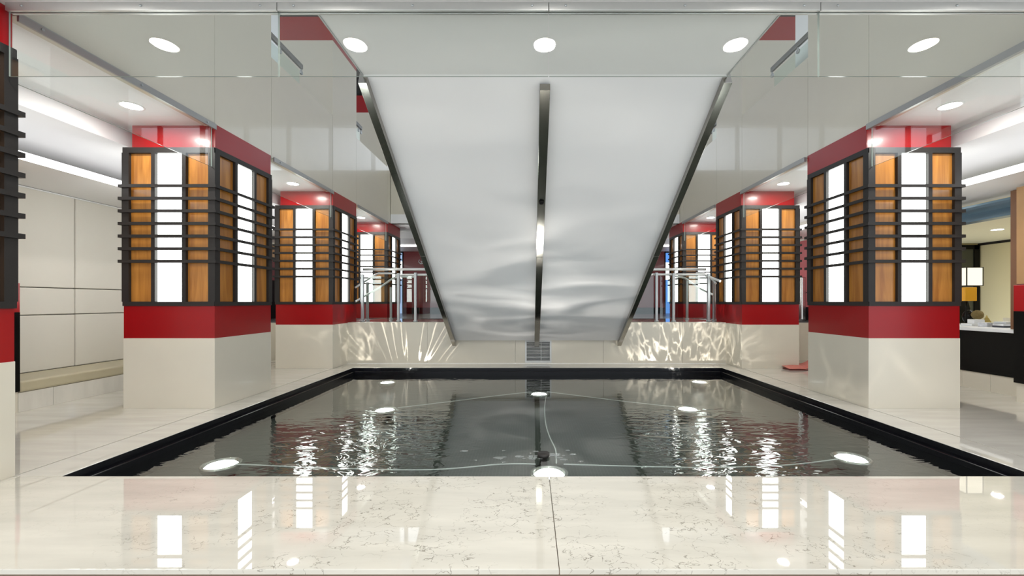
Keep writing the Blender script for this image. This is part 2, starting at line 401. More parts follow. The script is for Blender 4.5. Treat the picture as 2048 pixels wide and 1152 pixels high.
# submerged lights
def pool_light(x, y, label):
    L_ = thing('submerged_light', (x, y, -0.21), label, 'pool light', 'submerged lights in the pool')
    m = MB(); m.lathe((x, y, -0.2095), [(0.0, 0), (0.085, 0), (0.085, 0.012), (0.05, 0.02), (0.05, 0.03), (0.0, 0.03)])
    m.build('stand', M['black'], L_)
    m = MB(); m.lathe((x, y, -0.185), [(0.03, 0), (0.105, 0.01), (0.125, 0.045), (0.13, 0.072), (0.112, 0.072), (0.108, 0.05), (0.0, 0.045)])
    m.build('housing', M['steel'], L_)
    m = MB(); m.lathe((x, y, -0.135), [(0.0, 0), (0.105, 0), (0.09, 0.014), (0.0, 0.024)])
    m.build('lens', M['poollens'], L_)
M['poollens'] = emit('pool_lamp_lens', (0.95, 0.98, 1.0), 26.0)
pool_light(-2.07, 6.09, 'bright submerged light in the far left corner of the pool')
pool_light(-1.57, 4.54, 'bright submerged light left of the pool centre, nearer than the corner one')
pool_light(0.115, 5.33, 'bright submerged light in front of the vent grille at the pool far end')
pool_light(2.47, 6.13, 'bright submerged light in the far right corner of the pool')
pool_light(1.72, 4.58, 'bright submerged light right of the pool centre, nearer than the corner one')
pool_light(-2.22, 3.02, 'bright submerged light near the front left edge of the pool')
pool_light(2.40, 3.14, 'bright submerged light near the front right edge of the pool')
pool_light(0.13, 2.86, 'wide bright submerged light at the middle of the pool front edge')
def cable(pts, label):
    o = MB().tube(smooth_path(pts), 0.005, n=8).build('power_cable', M['paper'])
    tag(o, label, 'cable', 'white cables between the pool lights')
zc = -0.112
cable([(0.20, 5.20, zc), (0.16, 4.6, zc), (0.15, 4.0, zc), (0.17, 3.6, zc), (0.20, 3.3, zc), (0.19, 3.02, zc)], 'white cable running down the middle of the pool water')
cable([(-1.45, 4.60, zc), (-1.0, 4.85, zc), (-0.4, 5.2, zc), (0.02, 5.42, zc)], 'white cable slanting from the left pool light to the back middle light')
cable([(1.60, 4.64, zc), (1.1, 4.9, zc), (0.6, 5.2, zc), (0.22, 5.42, zc)], 'white cable slanting from the right pool light to the back middle light')
cable([(-2.1, 3.0, zc), (-1.4, 2.93, zc), (-0.7, 2.90, zc), (-0.2, 3.0, zc), (0.04, 3.0, zc)], 'white cable across the pool front, left of the middle')
cable([(0.24, 3.0, zc), (0.6, 2.97, zc), (1.2, 2.94, zc), (1.8, 2.98, zc), (2.28, 3.1, zc)], 'white cable across the pool front, right of the middle')
# fountain jet of the middle front
fj = thing('fountain_jet', (0.10, 3.12, -0.21), 'small dark bubbling fountain nozzle in the middle of the pool front', 'fountain')
MB().lathe((0.10, 3.12, -0.2095), [(0, 0), (0.06, 0), (0.06, 0.03), (0.03, 0.05), (0.03, 0.10), (0.045, 0.11), (0.045, 0.135), (0.0, 0.135)]).build('nozzle', M['dark'], fj)
sp = MB()
for k in range(34):
    a = random.uniform(0, 2 * PI); r = abs(random.gauss(0, 0.16)); s = random.uniform(0.006, 0.02)
    sp.ball((0.10 + r * 1.6 * math.cos(a), 3.12 + r * 0.5 * math.sin(a), -0.0975), s, sx=2.0, sy=1.0, sz=0.35)
sp.build('foam', M['foam'] if 'foam' in M else M.setdefault('foam', glass_mat('foam_water', (0.9, 0.92, 0.92), f0=0.3)), fj)['kind'] = 'stuff'

# back parapet + rear platform ----------------------------------------
f = MB()
xs = [XL - 0.02, -1.75, -0.25, 1.25, 2.6, XR + 0.02]
for a, b in zip(xs[:-1], xs[1:]): f.box(a + 0.0015, b - 0.0015, WALLB, WALLB + 0.2, 0, PLAT, bevel=0.002)
struct('wall_pool_back', f, M['stone'])
f = MB(); f.box(WL, XL - 0.03, 7.53, 7.7, 0, PLAT - 0.03); f.box(XR + 0.03, WR, 7.53, 7.7, 0, PLAT - 0.03)
struct('wall_platform_side', f, M['stone'])
f = MB(); f.box(XL - 0.02, XR + 0.02, WALLB + 0.2, 8.8, PLAT - 0.05, PLAT)
struct('floor_platform_edge', f, M['floor'])
f = MB(); f.box(-6.5, 6.5, 8.8, 13.6, PLAT - 0.05, PLAT); f.box(-6.5, XL - 0.02, 7.7, 8.8, PLAT - 0.05, PLAT); f.box(XR + 0.02, 6.5, 7.7, 8.8, PLAT - 0.05, PLAT)
struct('floor_platform', f, M['tile'])
# vent grille
vg = thing('vent_grille', (0.14, WALLB, 0.02), 'square pale grey louvred vent grille low on the wall behind the pool', 'vent')
g = MB(); gx0, gx1, gz0, gz1 = -0.085, 0.365, 0.015, 0.40; gy0, gy1 = WALLB - 0.018, WALLB + 0.0
g.box(gx0, gx1, gy0, gy1, gz0, gz0 + 0.028, bevel=0.003); g.box(gx0, gx1, gy0, gy1, gz1 - 0.028, gz1, bevel=0.003)
g.box(gx0, gx0 + 0.028, gy0, gy1, gz0 + 0.025, gz1 - 0.025, bevel=0.003); g.box(gx1 - 0.028, gx1, gy0, gy1, gz0 + 0.025, gz1 - 0.025, bevel=0.003)
g.build('vent_frame', M['grey'], vg)
g = MB(); n = 14
for k in range(n):
    z = gz0 + 0.04 + k * (gz1 - gz0 - 0.075) / (n - 1)
    g.prism([(gy0 + 0.004, z - 0.003), (gy0 + 0.006, z - 0.006), (gy1 - 0.003, z + 0.001), (gy1 - 0.005, z + 0.004)], gx0 + 0.026, gx1 - 0.026)
g.box(0.185, 0.192, gy0 + 0.002, gy0 + 0.006, gz0 + 0.026, gz1 - 0.026)
g.build('slats', M['grey'], vg)
MB().box(gx0 + 0.02, gx1 - 0.02, gy1 - 0.002, gy1 - 0.0005, gz0 + 0.02, gz1 - 0.02).build('backing', M['blackgloss'], vg)

# rear red wall, doors, windows ---------------------------------------
f = MB(); YB = 12.75
f.box(-3.86, 4.10, YB, YB + 0.25, 0.88, 2.58, mi=0); f.box(-3.86, 4.10, YB, YB + 0.25, PLAT, 0.88, mi=1)
f.box(2.75, 2.78, YB - 0.01, YB, 0.88, 2.58, mi=1)
struct('wall_back', f, [simple('deep_red_wall', (0.22, 0.010, 0.014), 0.3, coat=0.4, coat_rough=0.1), M['blackgloss']])
lg = MB(); lc = Vector((-3.29, YB - 0.012, 2.27))
lg.tube(smooth_path([lc + Vector((-0.06, 0, 0.06)), lc + Vector((-0.085, 0, 0.0)), lc + Vector((-0.03, 0, -0.06)), lc + Vector((0.03, 0, -0.05)), lc + Vector((0.075, 0, 0.0)), lc + Vector((0.06, 0, 0.05))]), 0.012)
lg.tube(smooth_path([lc + Vector((-0.02, 0, 0.03)), lc + Vector((0.0, 0, -0.02)), lc + Vector((0.05, 0, 0.06))]), 0.011)
tag(lg.build('wall_emblem', M['paper']), 'small pale curved emblem high on the dark red rear wall', 'emblem')
M['winwhite'] = emit('window_daylight', (1.0, 1.0, 1.0), 2.2)
M['winblue'] = emit('window_blue', (0.10, 0.27, 0.68), 1.0)
M['winsky'] = emit('window_sky', (0.30, 0.42, 0.62), 1.0)
def rear_window(name, x0, x1, low, high):
    r = MB(); r.box(x0 - 0.02, x0 + 0.02, YB, YB + 0.1, PLAT, 2.58); r.box(x1 - 0.02, x1 + 0.02, YB, YB + 0.1, PLAT, 2.58); r.box(x0, x1, YB, YB + 0.1, 2.54, 2.58)
    o = struct(name, r, M['dark'])
    for z0, z1, mt in low: MB().box(x0 + 0.01, x1 - 0.01, YB + 0.04, YB + 0.06, z0, z1).build('pane', M[mt], o)
rear_window('window_1', -4.14, -3.86, [(PLAT, 1.75, 'winsky'), (1.75, 2.28, 'winwhite'), (2.28, 2.54, 'winsky')], None)
rear_window('window_2', 4.10, 4.40, [(PLAT, 1.72, 'winblue'), (1.72, 2.25, 'winwhite'), (2.25, 2.54, 'winblue')], None)
f = MB(); f.box(-6.5, -4.16, YB, YB + 0.2, PLAT, 2.6); f.box(4.42, 6.5, YB, YB + 0.2, PLAT, 2.6)
struct('wall_back_sides', f, M['red'])

# side walls -----------------------------------------------------------
f = MB()
zs = [0.29, 0.905, 1.205, 2.27]; ys = [1.2, 2.55, 3.75, 4.95, 6.15, 7.4]
for z0, z1 in zip(zs[:-1], zs[1:]):
    for y0, y1 in zip(ys[:-1], ys[1:]):
        f.box(WL - 0.05, WL, y0 + 0.004, y1 - 0.004, z0 + 0.004, z1 - 0.004, bevel=0.010, seg=3)
f.box(WL - 0.1, WL - 0.03, 1.0, 7.45, 0, 2.8, mi=1)
f.box(WL - 0.05, WL + 0.006, 1.2, 7.4, 2.262, 2.276, mi=2)
struct('wall_left', f, [M['wallpad'], M['groove'], M['white']])
f = MB()
f.box(WL - 0.1, WL, 7.7, 13, 0, 0.70, mi=0); f.box(WL - 0.1, WL, 7.45, 13, 0.70, 1.5, mi=1); f.box(WL - 0.1, WL, 7.45, 13, 1.5, 1.97, mi=2); f.box(WL - 0.1, WL, 7.45, 13, 1.97, 2.25, mi=3); f.box(WL - 0.1, WL, 7.45, 13, 2.25, 2.8, mi=4)
struct('wall_left_rear', f, [M['stone'], M['blackgloss'], M['maroonwall'] if 'maroonwall' in M else M.setdefault('maroonwall', simple('maroon_wall', (0.10, 0.006, 0.008), 0.4)), M['tan'], M['wallpad']])
f = MB()
f.box(WR, WR + 0.1, 7.0, 13, 0, 0.70, mi=0); f.box(WR, WR + 0.1, 7.0, 13, 0.70, 0.95, mi=1); f.box(WR, WR + 0.1, 7.0, 13, 0.95, 1.22, mi=2); f.box(WR, WR + 0.1, 7.0, 13, 1.22, 1.235, mi=1); f.box(WR, WR + 0.1, 7.0, 13, 1.235, 2.25, mi=2); f.box(WR, WR + 0.1, 7.0, 13, 2.25, 2.8, mi=3)
struct('wall_right_rear', f, [M['stone'], M['blackgloss'], M['mauve'], M['wallpad']])
# bench
be = thing('wall_bench', (-5.1, 4.4, 0), 'long low bench with tan leather seat along the left padded wall', 'bench')
MB().box(WL + 0.002, -4.835, 3.975, 7.4, 0.185, 0.295, bevel=0.022, seg=4).build('cushion', M['bench'], be)
m = MB()
yy = [3.975, 4.27, 5.05, 6.0, 7.4]
for a, b in zip(yy[:-1], yy[1:]): m.box(WL + 0.002, -4.845, a + 0.0015, b - 0.0015, 0, 0.184, bevel=0.002)
m.build('plinth', M['floor'], be)

# ceilings -------------------------------------------------------------
def aisle_ceiling(side):
    s = -1 if side == 'left' else 1
    def X(d): return XC + s * d             # distance from the centre line
    f = MB()
    def bx(d0, d1, z0, z1, mi=0, y0=-1.0, y1=13.2): f.box(min(X(d0), X(d1)), max(X(d0), X(d1)), y0, y1, z0, z1, mi)
    bx(3.316, 4.185, CEIL, 3.0, y0=2.47, y1=9.35)     # flat ceiling with the downlights
    bx(4.185, 5.7, 2.62, 3.0, y1=11.6)              # riser and upper soffit
    bx(4.446, 5.47, 2.28, 2.315, y1=11.58, y0=1.0)    # lower floating soffit
    struct('ceiling_%s' % side, f, [M['ceil']])
M['ceil'] = M['white']
aisle_ceiling('left'); aisle_ceiling('right')
f = MB(); f.box(XC - 4.19, XC + 4.19, 9.35, 10.4, CEIL, 3.0); f.box(-6.5, 6.5, 10.4, 11.6, 2.62, 3.0); f.box(-6.5, 6.5, 11.6, 13.4, 2.578, 3.0)
struct('ceiling_back', f, M['white'])
f = MB(); f.box(-5.8, 6.0, -3.0, 2.47, CEIL + 0.005, 3.05)
struct('ceiling_front', f, M['white'])
def cove(name, mbx, label):
    tag(mbx.build(name, [M['cove'], M['added_glow']]), label, 'cove light', 'linear cove lights')
cove('cove_light', MB().box(XC - 4.445, XC - 4.415, 1.0, 11.58, 2.258, 2.325, bevel=0.006).box(XC - 5.02, XC - 4.82, 1.0, 11.58, 2.316, 2.325, mi=1), 'long bright linear cove light on the lowered ceiling edge above the left bench')  # second box is the added hidden strip lighting the upper soffit
cove('cove_light', MB().box(XC + 4.415, XC + 4.445, 1.0, 11.58, 2.258, 2.325, bevel=0.006).box(XC + 4.82, XC + 5.02, 1.0, 11.58, 2.316, 2.325, mi=1), 'long bright linear cove light on the lowered ceiling edge by the right shop')  # same added hidden strip for the right soffit
cove('cove_light', MB().box(-4.25, 4.5, 11.585, 11.598, 2.58, 2.618), 'bright linear cove light across the ceiling before the rear red wall')

# void walls above the aisles: parapets of cream glass panels
UP = 3.98
def void_wall(side):
    s = -1 if side == 'left' else 1
    xf = XL if side == 'left' else XR
    f = MB()
    for k in range(3):
        y0, y1 = CY[k] + CW, CY[k + 1]
        f.box(min(xf, xf + s * 0.1), max(xf, xf + s * 0.1), y0 + 0.005, y1 - 0.005, CEIL - 0.02, UP)
        f.box(min(xf + s * 0.02, xf + s * 0.08), max(xf + s * 0.02, xf + s * 0.08), y0 - 0.0, y1 + 0.0, CEIL - 0.01, UP - 0.02, mi=1)
    f.box(min(xf, xf + s * 0.1), max(xf, xf + s * 0.1), CY[3] + CW - 0.7, 9.36, CEIL - 0.02, UP)
    struct('wall_%s_parapet' % side, f, [M['panel'], M['groove']])
    f = MB(); f.box(min(xf + s * 0.1, xf + s * 3.6), max(xf + s * 0.1, xf + s * 3.6), 2.47, 13.2, 3.0, 3.05)
    struct('floor_upper_%s' % side, f, M['tile'])
void_wall('left'); void_wall('right')
f = MB(); f.box(XL, XR, 9.36, 9.46, CEIL, UP)
struct('wall_back_parapet', f, M['panel'])
f = MB(); f.box(-6.6, 6.8, 9.46, 13.2, 3.0, 3.05)
struct('floor_upper_back', f, M['tile'])
# upper storey: outer walls with tall windows, ceiling
def upper_windows(side):
    xw = -6.6 if side == 'left' else 6.8
    f = MB()
    f.box(xw - 0.1, xw + 0.1, -1, 14, 3.0, 3.5); f.box(xw - 0.1, xw + 0.1, -1, 14, 6.6, 6.9)
    y = -1.0
    while y < 14.1:
        f.box(xw - 0.05, xw + 0.05, y - 0.05, y + 0.05, 3.5, 6.6, mi=1); y += 1.5
    f.box(xw - 0.04, xw + 0.04, -1, 14, 5.3, 5.36, mi=1)
    struct('wall_upper_%s' % side, f, [M['wallpad'], M['dark']])
upper_windows('left'); upper_windows('right')
f = MB(); f.box(-6.7, 6.9, 13.2, 13.4, 3.0, 3.5); f.box(-6.7, 6.9, 13.2, 13.4, 6.6, 6.9)
x = -6.6
while x < 6.9: f.box(x - 0.05, x + 0.05, 13.25, 13.35, 3.5, 6.6, mi=1); x += 1.34
struct('wall_upper_back', f, [M['wallpad'], M['dark']])
f = MB()
f.box(-6.7, 6.9, -1, 13.4, 6.9, 7.1)
struct('ceiling_upper', f, M['white'])

# handrails on the upper storey
def upper_rail(side, y0, y1, label):
    s = -1 if side == 'left' else 1
    xf = (XL if side == 'left' else XR) + s * 0.09
    r = thing('upper_handrail', (xf, (y0 + y1) / 2, UP), label, 'handrail', 'handrails of the upper storey')
    m = MB(); m.box(xf - 0.02, xf + 0.02, y0, y1, 4.295, 4.365, bevel=0.012); m.build('rail', M['railgrey'], r)
    m = MB(); m.box(xf - 0.006, xf + 0.006, y0 - 0.0, y1 - 0.08, UP, 4.25); m.build('glass_pane', M['guard'], r)
    for yb in (y0 + 0.3, y1 - 0.02):
        m = MB(); m.tube([(xf, yb, 4.31), (xf - s * 0.0, yb, 4.25)], 0.012); m.cyl((xf, yb, 4.245), 0.028, 0.02, axis='x'); m.build('bracket', M['post'], r)
upper_rail('left', 5.06, 5.88, 'grey tubular handrail in the upper left opening nearest the glass')
upper_rail('left', 7.52, 7.95, 'short grey handrail in the upper left opening beside the stair edge')
upper_rail('right', 5.06, 5.95, 'grey tubular handrail in the upper right opening nearest the glass')
upper_rail('right', 7.52, 7.95, 'short grey handrail in the upper right opening beside the stair edge')

# ================================================================== COLUMNS
ZB, ZR, ZF, ZT = 0.69, 1.008, 2.566, CEIL
def make_column():
    """built around its own centre at the origin"""
    c = thing('lit_column', (0, 0, 0), 'x', 'column', 'square lit columns beside the pool')
    h = CW / 2
    MB().box(-h, h, -h, h, 0, ZB, bevel=0.002).build('stone_base', M['stone'], c)
    MB().box(-h + 0.003, h - 0.003, -h + 0.003, h - 0.003, ZB, ZR).build('lower_red_band', M['red'], c)
    b = MB(); b.box(-h + 0.06, h - 0.05, -h + 0.03, h - 0.03, ZF - 0.01, ZT); b.box(h - 0.05, h + 0.006, -h - 0.002, h - 0.02, ZF + 0.0005, ZT); b.build('upper_red_band', M['red'], c)
    k = MB(); k.box(-h + 0.045, h - 0.045, -h + 0.045, h - 0.045, ZR, ZF - 0.01); k.build('core', M['dark'], c)
    # panels per face
    u = [-h, -h + 0.052, -h + 0.280, -h + 0.318, h - 0.318, h - 0.280, h - 0.052, h]
    z0, z1 = 1.050, 2.512
    fr = MB()
    for q in range(4):
        R = Matrix.Rotation(q * PI / 2, 4, 'Z')
        def face_box(a, b, d0, d1, za, zb, bevel=0.0):
            t = MB(); t.box(a, b, -h - d1, -h - d0, za, zb, bevel=bevel)
            bmesh.ops.transform(t.bm, matrix=R, verts=t.bm.verts); return t
        def put(t): fr.add(t.bm)
        put(face_box(-h + 0.0, h - 0.0, -0.06, 0.008, ZR, z0)); put(face_box(-h, h, -0.06, 0.008, z1, ZF))
        for a, b in ((u[0] - 0.008, u[1]), (u[2], u[3]), (u[4], u[5]), (u[6], u[7] + 0.008)):
            put(face_box(a, b, -0.06, 0.0079 if a == u[2] or a == u[4] else 0.0082, z0 - 0.001, z1 + 0.001))
        for a, b in ((u[1], u[2]), (u[5], u[6])):
            t = face_box(a + 0.001, b - 0.001, -0.046, -0.020, z0 + 0.001, z1 - 0.001); t.build('wood_panel', M['wood'], c)
        t = face_box(u[3] + 0.001, u[4] - 0.001, -0.046, -0.022, z0 + 0.001, z1 - 0.001); t.build('light_panel', M['light'], c)
    fr.build('frame', M['dark'], c)
    for i in range(7):
        z = 1.445 + i * 0.1232; o_, n_ = h + 0.028, h + 0.009
        r = MB()
        for q in range(4):
            t = MB(); t.prism([(-o_, -o_), (o_, -o_), (n_, -n_), (-n_, -n_)], z - 0.015, z + 0.015, axis='z')
            bmesh.ops.transform(t.bm, matrix=Matrix.Rotation(q * PI / 2, 4, 'Z'), verts=t.bm.verts); r.add(t.bm)
        bmesh.ops.remove_doubles(r.bm, verts=r.bm.verts, dist=1e-5)
        r.build('bar', M['dark'], c)
    # the column rises on through the storey above
    hx = -h + 0.06
    MB().box(hx, h, -h, h, ZT + 0.002, 5.16).build('upper_cladding', M['panel'], c)
    MB().box(hx, h, -h, h, 5.16, 5.53).build('top_red_band', M['red'], c)
    fr = MB(); fr.box(hx + 0.03, h - 0.03, -h + 0.03, h - 0.03, 5.53, 6.88)
    cx = (hx + h) / 2
    for x0, x1 in ((hx, hx + 0.06), (cx - 0.17, cx - 0.13), (cx + 0.13, cx + 0.17), (h - 0.06, h)): fr.box(x0, x1, -h, h, 5.53, 6.88)
    for x0, x1 in ((-h, -h + 0.06), (-0.17, -0.13), (0.13, 0.17), (h - 0.06, h)): fr.box(hx, h, x0, x1, 5.53, 6.88)
    fr.box(hx, h, -h, h, 5.53, 5.575)
    fr.build('upper_frame', M['dark'], c)
    up = MB(); up.box(cx - 0.129, cx + 0.129, -h + 0.015, h - 0.015, 5.576, 6.85); up.box(hx + 0.015, h - 0.015, -0.129, 0.129, 5.576, 6.85)
    up.build('upper_light_panel', M['light'], c)
    return c
col0 = make_column(); used = [False]
def place_column(side, k, label):
    if used[0]: o = copy_tree(col0)
    else: o = col0; used[0] = True
    x = XL - CW / 2 if side == 'left' else XR + CW / 2
    o.location = (x, CY[k] + CW / 2, PLAT * 0 if k < 3 else 0.0)
    o['label'] = label
    if side == 'right': o.rotation_euler.z = PI
    return o
place_column('left', 0, 'lit column cut off by the left frame edge, in front of the bench')
place_column('left', 1, 'nearest whole lit column on the left, beside the tan bench')
place_column('left', 2, 'middle lit column on the left, at the far left pool corner')
place_column('left', 3, 'far left lit column behind the glass railing')
place_column('right', 1, 'nearest lit column on the right, in front of the shop counter')
place_column('right', 2, 'middle lit column on the right, beside the red magazine')
place_column('right', 3, 'far right lit column behind the glass railing')

# ================================================================== STAIR
SX0, SX1 = -1.27, 1.50
sp0 = (7.02, 0.405); sp1 = (3.19, 2.775)
st = thing('staircase', (XC, 6.9, 0.40), 'wide staircase seen from below with smooth white sloping underside and steel edges', 'staircase')
prof = [sp0, sp1, (2.505, 2.775), (2.505, 3.05), (3.0, 3.05)]
n = 15; ya, za, yb, zb = 3.0, 3.05, 7.14, PLAT
for k in range(n):
    y0 = ya + (yb - ya) * k / n; y1 = ya + (yb - ya) * (k + 1) / n; zn = za + (zb - za) * (k + 1) / n
    prof.append((y0 + 0.001, zn)); prof.append((y1, zn))
prof[-1] = (7.14, PLAT); prof.append((7.14, 0.405))
MB().prism(prof, SX0, SX1).build('stair_flight', M['soffit'], st)
tt = Vector((0, sp1[0] - sp0[0], sp1[1] - sp0[1])).normalized(); nn = Vector((0, tt.z, -tt.y)); nn = -nn if nn.z > 0 else nn
def along(s, d):     # s metres along the slope from its foot, d metres below it
    v = Vector((0, sp0[0], sp0[1])) + tt * s + nn * d; return (v.y, v.z)
LEN = (Vector(sp1) - Vector(sp0)).length
def bar(x0, x1, s0, s1, d0, d1):
    m = MB(); cut = 2.35
    m.prism([along(s0, d0), along(cut - 0.002, d0), along(cut - 0.002, d1), along(s0 - 0.03, d1)], x0, x1, bevel=0.002)
    m.prism([along(cut + 0.002, d0), along(s1, d0), along(s1 - 0.02, d1), along(cut + 0.002, d1)], x0, x1, bevel=0.002)
    return m
cb = bar(XC - 0.04, XC + 0.04, -0.06, LEN - 0.06, 0.02, 0.075).build('centre_bar', M['steel_dark'], st)
m = MB(); y_, z_ = along(3.25, 0.078); m.lathe((0, 0, 0), [(0, 0.02), (0.02, 0.018), (0.026, 0.008), (0.026, 0.0), (0, 0)], n=20)
rot = Matrix.Translation((XC, y_, z_)) @ nn.to_track_quat('Z', 'Y').to_matrix().to_4x4()
bmesh.ops.transform(m.bm, matrix=rot, verts=m.bm.verts); m.build('round_fitting', M['blackgloss'], st)
m = MB(); y_, z_ = along(0.75, 0.075)
for dx in (-0.004,):
    m.ball((XC + dx, y_, z_), 0.006); m.ball((XC + dx, y_ - 0.02, z_ + 0.016), 0.006)
m.build('screw', M['steel'], st)
for x0, x1 in ((SX0 - 0.035, SX0 + 0.03), (SX1 - 0.03, SX1 + 0.035)):
    bar(x0, x1, -0.06, LEN - 0.01, -0.04, 0.06).build('edge_bar', M['steel_dark'], st)
for x0, x1 in ((SX0 - 0.006, SX0 + 0.004), (SX1 - 0.004, SX1 + 0.006)):
    MB().box(x0, x1, 2.505, 3.20, 2.77, 3.05).build('landing_edge', M['post'], st)

# ================================================================== GLASS BAFFLES
YG = 2.476
def pane_box(m, x0, x1, y0, y1, z0, z1, thin):
    """thin glass box: big faces clear, narrow faces polished edges (index 1)"""
    t = bmesh.new(); bmesh.ops.create_cube(t, size=1)
    for v in t.verts: v.co = Vector(((x0 + x1) / 2 + v.co.x * (x1 - x0), (y0 + y1) / 2 + v.co.y * (y1 - y0), (z0 + z1) / 2 + v.co.z * (z1 - z0)))
    vm = {v: m.bm.verts.new(v.co) for v in t.verts}
    for f in t.faces:
        nf = m.bm.faces.new([vm[v] for v in f.verts]); f.normal_update()
        nf.material_index = 0 if abs(f.normal[thin]) > 0.5 else 1
    t.free(); return m
def front_baffle(x0, x1, label):
    b = thing('smoke_baffle', ((x0 + x1) / 2, YG, CEIL), label, 'glass baffle', 'glass baffles under the ceiling edges')
    pane_box(MB(), x0 + 0.003, x1 - 0.003, YG - 0.004, YG + 0.004, 2.375, 2.76, 1).build('glass_pane', [M['glass'], M['glassedge']], b)
    m = MB(); m.box(x0 + 0.0015, x1 - 0.0015, YG - 0.022, YG - 0.0055, 2.752, 2.801, bevel=0.002); m.box(x0 + 0.0015, x1 - 0.0015, YG + 0.0055, YG + 0.022, 2.752, 2.80, bevel=0.002)
    m.build('channel', M['alu'], b)
    for xs_ in (x0 + 0.098, (x0 + x1) / 2, x1 - 0.098):
        if xs_ < XL: continue
        k = MB(); k.lathe((0, 0, 0), [(0, 0.006), (0.005, 0.005), (0.0075, 0.002), (0.0075, 0)], n=14)
        bmesh.ops.transform(k.bm, matrix=Matrix.Translation((xs_, YG - 0.0225, 2.779)) @ Matrix.Rotation(PI / 2, 4, 'X'), verts=k.bm.verts)
        k.build('screw', M['post'], b)
    return b
jx = [-3.07, -1.48, 0.11, 1.70, 3.29]
nm = ['leftmost clear glass baffle below the steel channel across the front', 'clear glass baffle just left of the joint above the centre bar', 'clear glass baffle just right of the joint above the centre bar', 'rightmost clear glass baffle below the steel channel across the front']
for i in range(4):
    b = front_baffle(jx[i], jx[i + 1], nm[i])
def side_baffle(side, k, label):
    xf = (XL + 0.02 if side == 'left' else XR - 0.02); s = 1 if side == 'left' else -1
    y0, y1 = CY[k] + CW + 0.02, CY[k + 1] - 0.01
    if k == 0: y0 = YG + 0.05
    b = thing('smoke_baffle', (xf, (y0 + y1) / 2, CEIL), label, 'glass baffle', 'glass baffles under the ceiling edges')
    xg = xf - s * 0.045
    pane_box(MB(), xg - 0.005, xg + 0.005, y0, y1, 2.375, 2.79, 0).build('glass_pane', [M['glass'], M['glassedge']], b)
    m = MB(); m.box(xf - 0.008 - (0.0 if s > 0 else 0.008), xf + 0.008 + (0.008 if s < 0 else 0), y0, y1, 2.735, 2.79, bevel=0.002); m.build('channel', M['channel'], b)
    n_ = 3
    for q in range(n_):
        yq = y0 + 0.12 + q * (y1 - y0 - 0.24) / (n_ - 1)
        t = MB(); t.cyl((xf + s * 0.012, yq, 2.762), 0.008, 0.008, axis='x', n=14); t.build('screw', M['post'], b)
side_baffle('left', 0, 'glass baffle above the left aisle opening in front of the nearest whole column')
side_baffle('left', 1, 'glass baffle above the left aisle opening between nearest and middle columns')
side_baffle('left', 2, 'glass baffle above the left aisle opening between middle and far columns')
side_baffle('right', 0, 'glass baffle above the right aisle opening in front of the nearest column')
side_baffle('right', 1, 'glass baffle above the right aisle opening between nearest and middle columns')
side_baffle('right', 2, 'glass baffle above the right aisle opening between middle and far columns')

# ================================================================== DOWNLIGHTS
def make_downlight():
    d = thing('downlight', (0, 0, 0), 'x', 'ceiling light')
    MB().lathe((0, 0, 0), [(0.072, 0.0), (0.074, -0.006), (0.092, -0.004), (0.094, 0.0)], n=40).build('trim_ring', M['white'], d)
    MB().lathe((0, 0, 0), [(0.0, -0.003), (0.072, -0.003)], n=40).build('lens', M['lens'], d)
    return d
dl0 = make_downlight(); dused = [False]
def downlight(x, y, z, label, group):
    if dused[0]: o = copy_tree(dl0)
    else: o = dl0; dused[0] = True
    o.location = (x, y, z); o['label'] = label; o['group'] = group
gA = 'downlights over the aisles'
downlight(-3.55, 3.74, CEIL, 'round downlight over the left aisle in front of the nearest whole column', gA)
downlight(-3.50, 6.20, CEIL, 'round downlight over the left aisle in front of the middle column', gA)
downlight(-3.50, 8.70, CEIL, 'round downlight over the left aisle in front of the far column', gA)
downlight(3.74, 3.74, CEIL, 'round downlight over the right aisle in front of the nearest column', gA)
downlight(3.74, 6.20, CEIL, 'round downlight over the right aisle in front of the middle column', gA)
downlight(3.74, 8.70, CEIL, 'round downlight over the right aisle in front of the far column', gA)
gF = 'row of downlights in the front ceiling'
for x, l in ((-3.55, 'leftmost downlight of the front ceiling row, mirrored in the glass by the cut off column'), (-2.49, 'downlight mirrored in the front glass over the left cream panels'),
             (-1.19, 'downlight mirrored in the front glass at the upper left of the white stair soffit'), (0.10, 'downlight mirrored in the front glass on its centre joint'),
             (1.40, 'downlight mirrored in the front glass at the upper right of the white stair soffit'), (2.68, 'downlight mirrored in the front glass over the right cream panels')):
    downlight(x, 2.09, CEIL + 0.005, l, gF)

for x in (-2.49, -1.19, 1.40, 2.68):  # extra row out of view, added to bounce light up to the stair landing
    downlight(x, -0.6, CEIL + 0.005, 'added unseen downlight overhead, nearer the viewer than the row mirrored in the glass', 'added unseen downlights overhead in the front hall')
